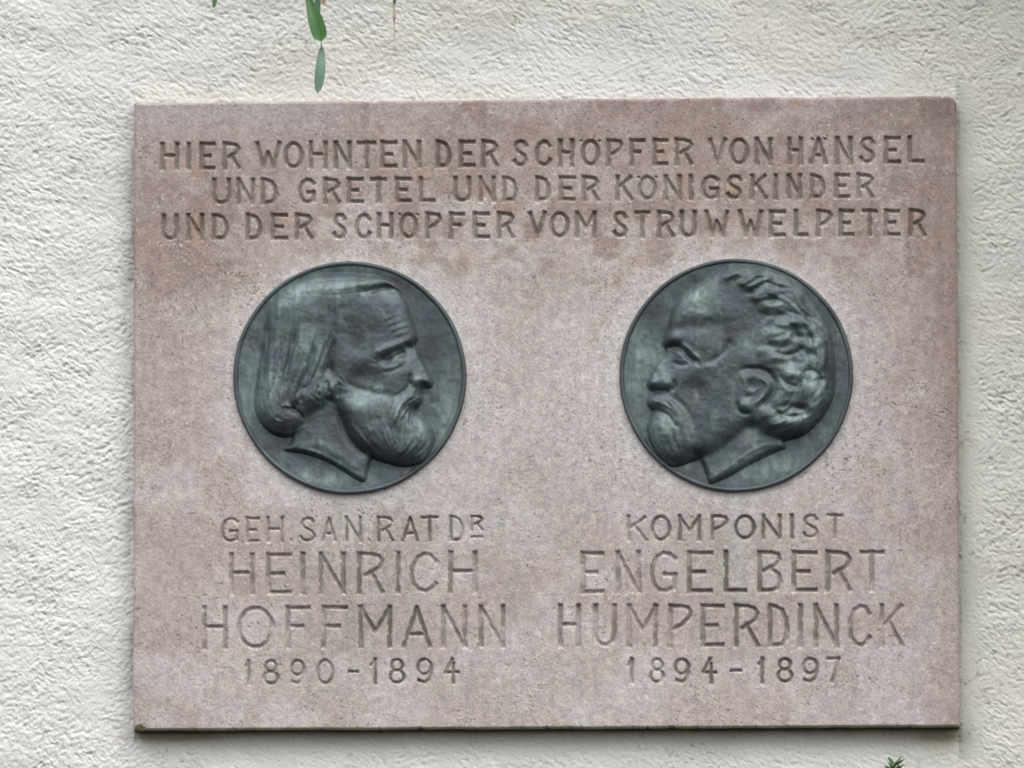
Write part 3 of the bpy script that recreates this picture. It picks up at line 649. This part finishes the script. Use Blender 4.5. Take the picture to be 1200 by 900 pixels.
    hx, hy = R.x-520, R.y-410; hr = np.hypot(hx, hy*.95); ha = np.arctan2(hy, hx)
    hmk = blur(sstep(4, 34, dh)*sstep(120, 170, hr), 3)
    hw_ = hr+9*np.sin(ha*7+hr/40)+16*gnoise(R.x/60, R.y/60, 3)
    R.h += hmk*(5.5*gnoise(hw_/26, ha*2.1, 4)+3.0*gnoise(hw_/12, ha*3.0, 6)+1.2*gnoise(hw_/6, ha*4, 8))
    ids = np.zeros(R.x.shape, int)
    ids[dn > -1.5] = 4; ids[ds > -1.5] = 3; ids[db > -1.5] = 2; ids[dh > -1.5] = 1; ids[de > -4] = 5
    patina_shade = dict(light=[(610,330,60,40),(640,450,60,50),(740,480,40,80),(330,190,60,50),(480,350,60,30),(200,640,50,50),(180,400,30,60),(520,560,40,20),(620,210,40,20),(560,770,120,40),(120,400,40,160),(745,330,40,60),(660,600,60,30)],
               dark=[(160,230,50,30),(320,510,40,50),(560,440,60,24),(280,280,90,16),(240,350,34,20),(780,400,20,110),(650,660,90,20),(320,730,30,20),(220,740,60,20),(440,320,40,60),(690,560,50,20)])
    return R, ids, patina_shade

def build_medallion(fn, ox, oy, cx, cy, rad, label, seed, labels):
    R, ids, patina_shade = fn()
    sm_ = blur(R.h, 2.4); R.h = blur(R.h, 1.0); R.h = np.where((ids == 3) | (ids == 4), .35*R.h+.65*sm_, .7*R.h+.3*sm_ if R.c[0] < 455 else .4*R.h+.6*sm_)
    inside = ids > 0
    x, y = R.x, R.y; cxm, cym = R.c
    rr_ = np.hypot(x-cxm, y-cym)
    field = 1.6*(fbm(x/60, y/60, 3, seed)-.5)*3 + 10*sstep(330, 398, rr_)*.5     # dished field rising to the rim
    R.h = np.where(inside, R.h, np.minimum(R.h, 0)*.0) + field + .8*(fbm(x/14, y/14, 3, seed+1)-.5) + (1.3*gfbm(x/40, y/34, 2, seed+2) + .25*gnoise(x/11, y/10, seed+5))*inside
    BASE = 6.0                                    # field above the stone, 1/3 px
    px = ox + x/3; py = oy + y/3
    pos = P(px, py, -T_PLAQ).reshape(*x.shape, 3); pos[..., 1] -= (R.h*1.0+BASE)/3*S
    nrm = grid_normals(pos)
    t = np.ones((*x.shape, 3))*np.array([.086, .112, .124])
    nl = fbm(x/40, y/70, 4, seed+3); ns = fbm((x+10*gnoise(x/60,y/60,2))/16, y/60, 3, seed+4); nf = fbm(x/9, y/12, 3, seed+5)
    L = sum(np.exp(-((x-a)/c)**2-((y-b)/d)**2) for a, b, c, d in patina_shade['light']); D = sum(np.exp(-((x-a)/c)**2-((y-b)/d)**2) for a, b, c, d in patina_shade['dark'])
    t = mixc(t, (.22, .295, .295), np.clip(L*.85*(.15+ns*1.5), 0, .9))  # paler patina, with highlights on raised forms painted in
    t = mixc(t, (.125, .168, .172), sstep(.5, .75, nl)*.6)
    t = mixc(t, (.05, .052, .062), np.clip(D*.9*(.45+nl), 0, .85))  # darker patina, with shade painted into the hollows
    t = mixc(t, (.06, .068, .07), sstep(.55, .8, fbm(x/25, y/30, 4, seed+6))*.5)
    vd = sstep(.5, .85, ns)*sstep(.45, .65, nl); t = mixc(t, (.20, .28, .25), vd*.3)
    t *= (.88+.24*nf)[..., None]
    med = None; f = ids[:-1, :-1]; rc = rr_[:-1, :-1] < rad*3-16
    m0 = (f == 0) & rc
    med = grid_part('medallion', pos, nrm, t, m0, M_BRONZE); adopt(med, plaque)
    med['label'] = label
    for k, nm in ((1, 'hair'), (2, 'beard'), (3, 'face'), (4, 'neck'), (5, 'ear')):
        o = grid_part(nm, pos, nrm, t, (f == k) & rc, M_BRONZE, med)
        if nm in labels: o['label'] = labels[nm]
    # rolled rim, lathe
    prof = [(-19, BASE+3), (-16.5, BASE+5.5), (-14.5, BASE+8), (-11, BASE+10.5), (-7, BASE+11), (-3.5, BASE+9), (-1.2, BASE+5), (0, 1), (.4, -4)]
    N = 420; ang = np.linspace(0, 2*math.pi, N, endpoint=False)
    co = []; 
    for pr, ph in prof:
        rr3 = rad*3 + pr + .7*np.sin(ang*3+seed) + .5*np.sin(ang*11+1); hh = ph + .8*(fbm(ang*9, ang*0+pr*.1, 3, seed)-.5)
        p = P(cx+rr3/3*np.cos(ang), cy+rr3/3*np.sin(ang), -T_PLAQ); p[:, 1] -= hh/3*S; co.append(p)
    co = np.concatenate(co)
    q = np.array([[k*N+i, k*N+(i+1) % N, (k+1)*N+(i+1) % N, (k+1)*N+i] for k in range(len(prof)-1) for i in range(N)])
    tt = np.ones((len(co), 3))*np.array([.08, .10, .108])
    aa = np.tile(ang, len(prof)); tt *= (.65+.8*fbm(aa*6, aa*0+2.2, 4, seed))[:, None]
    link('rim', quads_mesh('rim', co, q, None, tt), M_BRONZE, med)
    return med
build_medallion(left_head, 260, 290, 410.0, 442.7, 136.7, 'left bronze medallion, bearded man with long straight hair facing right', 3,
                {'hair': 'long side-parted hair rolled at the ends', 'beard': 'full rounded beard', 'ear': 'earlobe showing below the hair'})
build_medallion(right_head, 710, 290, 862.7, 440.0, 137.0, 'right bronze medallion, goateed man with wavy hair facing left', 9,
                {'hair': 'short wavy hair combed back', 'beard': 'short chin beard and moustache'})

# ------------------------------------------------------------------ moss on the lower left corner of the slab
def tuft_mesh(name, c, n, spread, ln, w, seed, up=(0, 0, 1)):
    r = random.Random(seed); vs_, fs = [], []
    for k in range(n):
        p = Vector(c)+Vector((r.gauss(0, spread[0]), r.gauss(0, spread[1]), r.gauss(0, spread[2])))
        d = (Vector(up)*r.uniform(.4, 1)+Vector((r.uniform(-.8, .8), r.uniform(-.8, .3), r.uniform(-.3, .5)))).normalized()
        s = d.cross(Vector((r.uniform(-1, 1), -1, r.uniform(-1, 1)))).normalized()*w*r.uniform(.6, 1.2)
        l = ln*r.uniform(.5, 1.2); i = len(vs_)
        nrm_ = d.cross(s).normalized()*w*.5
        vs_ += [p-s, p+s, p+d*l*.55+s*.9+nrm_, p+d*l, p+d*l*.55-s*.9+nrm_]
        fs += [(i, i+1, i+2, i+4), (i+4, i+2, i+3)]
    me = bpy.data.meshes.new(name); me.from_pydata([tuple(v) for v in vs_], [], fs); return me
mc = pt(164, 852, -T_PLAQ-.001)
ms = link('moss', tuft_mesh('moss', mc, 260, (.0036, .0008, .0020), .0014, .0006, 2), M_MOSS); adopt(ms, plaque); ms['kind'] = 'stuff'
ms['label'] = 'small dark green moss cushion on the corner'

# ------------------------------------------------------------------ climber shoots hanging into view, and the weed tip below
def leaf(name, base, tip, w, mat, parent, bulge=.5, curl=.15, side=None, seed=0, lobed=0):
    base, tip = Vector(base), Vector(tip); d = tip-base; L = d.length; d.normalize()
    side = Vector(side or (1, .25, 0)); side = (side-d*side.dot(d)).normalized(); nn = d.cross(side).normalized()
    if nn.y > 0: nn = -nn
    NU, NV = 14, 4; vs_ = []; fs = []
    for i in range(NU+1):
        u = i/NU
        prof = (u**(.62/(1.01-bulge)*.5))*((1-u)**(.5/(bulge+.01)*.5)) if 0 < u < 1 else 0
        prof /= .58
        prof *= 1+lobed*math.sin(u*19+seed)
        for j in range(-NV, NV+1):
            v = j/NV
            vs_.append(base+d*L*u+side*(v*prof*w/2)+nn*(curl*w*(.9*(1-abs(v))-.5)*-1*.6+curl*L*.35*math.sin(u*math.pi)+.02*w*math.sin(u*40)*abs(v)))
    nc = 2*NV+1
    for i in range(NU):
        for j in range(nc-1): a = i*nc+j; fs.append((a, a+1, a+nc+1, a+nc))
    n0 = len(vs_); vs_ += [v+nn*-.0004 for v in vs_]; fs += [tuple(n0+k for k in reversed(f)) for f in fs[:]]
    me = bpy.data.meshes.new(name); me.from_pydata([tuple(v) for v in vs_], [], fs)
    me.polygons.foreach_set('use_smooth', np.ones(len(fs), bool))
    o = link(name, me, mat); adopt(o, parent); return o
def tube(name, pts, radii, mat, parent, ns=8):
    pts = [Vector(p) for p in pts]; vs_, fs = [], []
    for i, p in enumerate(pts):
        d = (pts[min(i+1, len(pts)-1)]-pts[max(i-1, 0)]).normalized(); a = d.cross(Vector((0, 1, 0))).normalized(); b = d.cross(a)
        for k in range(ns):
            t = 2*math.pi*k/ns; vs_.append(p+(a*math.cos(t)+b*math.sin(t))*radii[i])
    for i in range(len(pts)-1):
        for k in range(ns): fs.append((i*ns+k, i*ns+(k+1) % ns, (i+1)*ns+(k+1) % ns, (i+1)*ns+k))
    fs += [tuple(range(ns)), tuple(reversed(range((len(pts)-1)*ns, len(pts)*ns)))]
    me = bpy.data.meshes.new(name); me.from_pydata([tuple(v) for v in vs_], [], fs)
    me.polygons.foreach_set('use_smooth', np.ones(len(fs), bool))
    o = link(name, me, mat); adopt(o, parent); return o
YV = -.22
def shoot(name, loc, label, group=None):
    e = empty(name, loc); bpy.context.view_layer.update(); tag(e, label, 'climber shoot'); return e
s1 = shoot('vine_shoot', pt(360, -150, YV), 'green leafy climber shoot with two leaves hanging down over the wall')
tube('stem', [pt(352,-150,YV), pt(358,-80,YV), pt(364,-30,YV), pt(371,0,YV-.01), pt(374,22,YV), pt(376.5,45,YV), pt(376.5,57,YV)], [.0035,.003,.0026,.0022,.0014,.0009,.0007], M_STEM, s1)
leaf('leaf', pt(357,-14,YV-.012), pt(377,49,YV-.02), .029, M_LEAF, s1, bulge=.72, curl=.2, side=(1,.15,.25))
leaf('leaf', pt(377,54,YV), pt(372,110,YV-.01), .0185, M_LEAF_PALE, s1, bulge=.5, curl=.2)
leaf('leaf', pt(369,-30,YV-.004), pt(373,20,YV-.01), .011, M_LEAF_PALE, s1, bulge=.5, curl=.2)
leaf('leaf', pt(352,-110,YV), pt(322,-50,YV-.03), .035, M_LEAF, s1, bulge=.45)
leaf('leaf', pt(358,-80,YV), pt(398,-30,YV-.03), .035, M_LEAF, s1, bulge=.45)
leaf('bud', pt(375,-8,YV-.012), pt(379,6,YV-.015), .010, M_DRY, s1, bulge=.6, curl=.6)
s2 = shoot('vine_shoot', pt(262, -120, YV), 'short green climber shoot whose leaf tip just enters the top edge')
tube('stem', [pt(264,-120,YV), pt(260,-60,YV), pt(254,-26,YV)], [.003,.0022,.0012], M_STEM, s2)
leaf('leaf', pt(254,-28,YV), pt(250.5,10,YV-.01), .010, M_LEAF, s2, bulge=.5)
leaf('leaf', pt(260,-70,YV), pt(290,-30,YV-.02), .028, M_LEAF, s2, bulge=.45)
s3 = shoot('vine_shoot', pt(462, -120, YV), 'thin dry brown climber stem without leaves')
tube('stem', [pt(466,-120,YV), pt(463,-60,YV), pt(461.5,-10,YV), pt(461.5,18,YV), pt(462.5,40,YV), pt(463,60,YV)], [.0022,.0018,.0012,.0009,.0006,.0003], M_DRY, s3)
leaf('bud', pt(461.5,-8,YV-.002), pt(462,6,YV-.004), .0065, M_STEM, s3, bulge=.5, curl=.6)
leaf('bud', pt(461.5,12,YV-.002), pt(461.5,26,YV-.004), .0055, M_DRY, s3, bulge=.5, curl=.6)
w = empty('wall_weed', pt(1047, 960, -.03)); bpy.context.view_layer.update()
tag(w, 'small green spiky weed tip rising below the plaque by the lower right', 'weed')
tube('stem', [pt(1047,960,-.02), pt(1046,930,-.03), pt(1047,899,-.035)], [.002,.0016,.001], M_STEM, w)
rw = random.Random(8)
for k in range(44):
    by = 942-k*1.1; bx = 1047+rw.uniform(-1, 1); a = rw.uniform(-1.2, 1.2); l = rw.uniform(9, 15)
    leaf('leaf', pt(bx, by, -.034), pt(bx+l*math.sin(a), max(by-l*math.cos(a), 887), -.034+rw.uniform(-.014, .008)), 0.0046, M_LEAF, w, bulge=.4, curl=.2)

# ------------------------------------------------------------------ unseen climber the shoots hang from, leaf masses added to shade the wall
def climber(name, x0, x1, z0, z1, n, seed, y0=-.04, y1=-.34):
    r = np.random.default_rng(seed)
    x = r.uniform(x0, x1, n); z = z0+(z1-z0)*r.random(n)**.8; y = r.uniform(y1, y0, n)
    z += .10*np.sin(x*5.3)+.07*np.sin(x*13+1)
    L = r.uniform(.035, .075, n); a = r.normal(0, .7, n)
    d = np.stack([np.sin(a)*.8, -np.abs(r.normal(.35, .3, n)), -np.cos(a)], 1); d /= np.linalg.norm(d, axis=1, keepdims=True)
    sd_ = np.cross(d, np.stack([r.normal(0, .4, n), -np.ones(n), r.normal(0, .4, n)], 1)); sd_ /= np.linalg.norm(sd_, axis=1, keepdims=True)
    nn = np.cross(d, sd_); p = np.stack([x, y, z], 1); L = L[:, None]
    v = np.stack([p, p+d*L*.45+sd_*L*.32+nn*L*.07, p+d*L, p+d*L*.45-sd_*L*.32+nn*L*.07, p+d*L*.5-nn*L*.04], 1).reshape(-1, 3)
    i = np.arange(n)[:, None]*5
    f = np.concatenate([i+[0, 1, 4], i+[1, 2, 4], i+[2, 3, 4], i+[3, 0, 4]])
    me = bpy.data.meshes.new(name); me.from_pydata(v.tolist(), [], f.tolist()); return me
cl = empty('shade_climber', (0.5, -.1, 1.0)); bpy.context.view_layer.update()
tag(cl, 'unseen green climbing plant above and right of the plaque, leaf masses added to shade the wall', 'unseen climber')
lv = link('leaves', climber('leaves', -.2, 2.9, .92, 2.0, 4200, 3), M_LEAF); adopt(lv, cl); lv['kind'] = 'stuff'  # unseen mass overhead, skewed right to shade the wall
lv2 = link('leaves', climber('leaves', 1.0, 2.1, -.15, 1.1, 2600, 5, -.03, -.50), M_LEAF); adopt(lv2, cl); lv2['kind'] = 'stuff'  # unseen mass beyond the right edge, added to block sky light
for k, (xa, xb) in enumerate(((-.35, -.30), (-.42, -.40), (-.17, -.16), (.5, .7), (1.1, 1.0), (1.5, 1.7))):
    tube('stem', [(xa, -.22, .76), (xa*.6+xb*.4+.02, -.2, 1.1), (xb, -.12, 1.75)], [.003, .006, .009], M_STEM, cl)  # stems of the unseen climber added to shade the wall
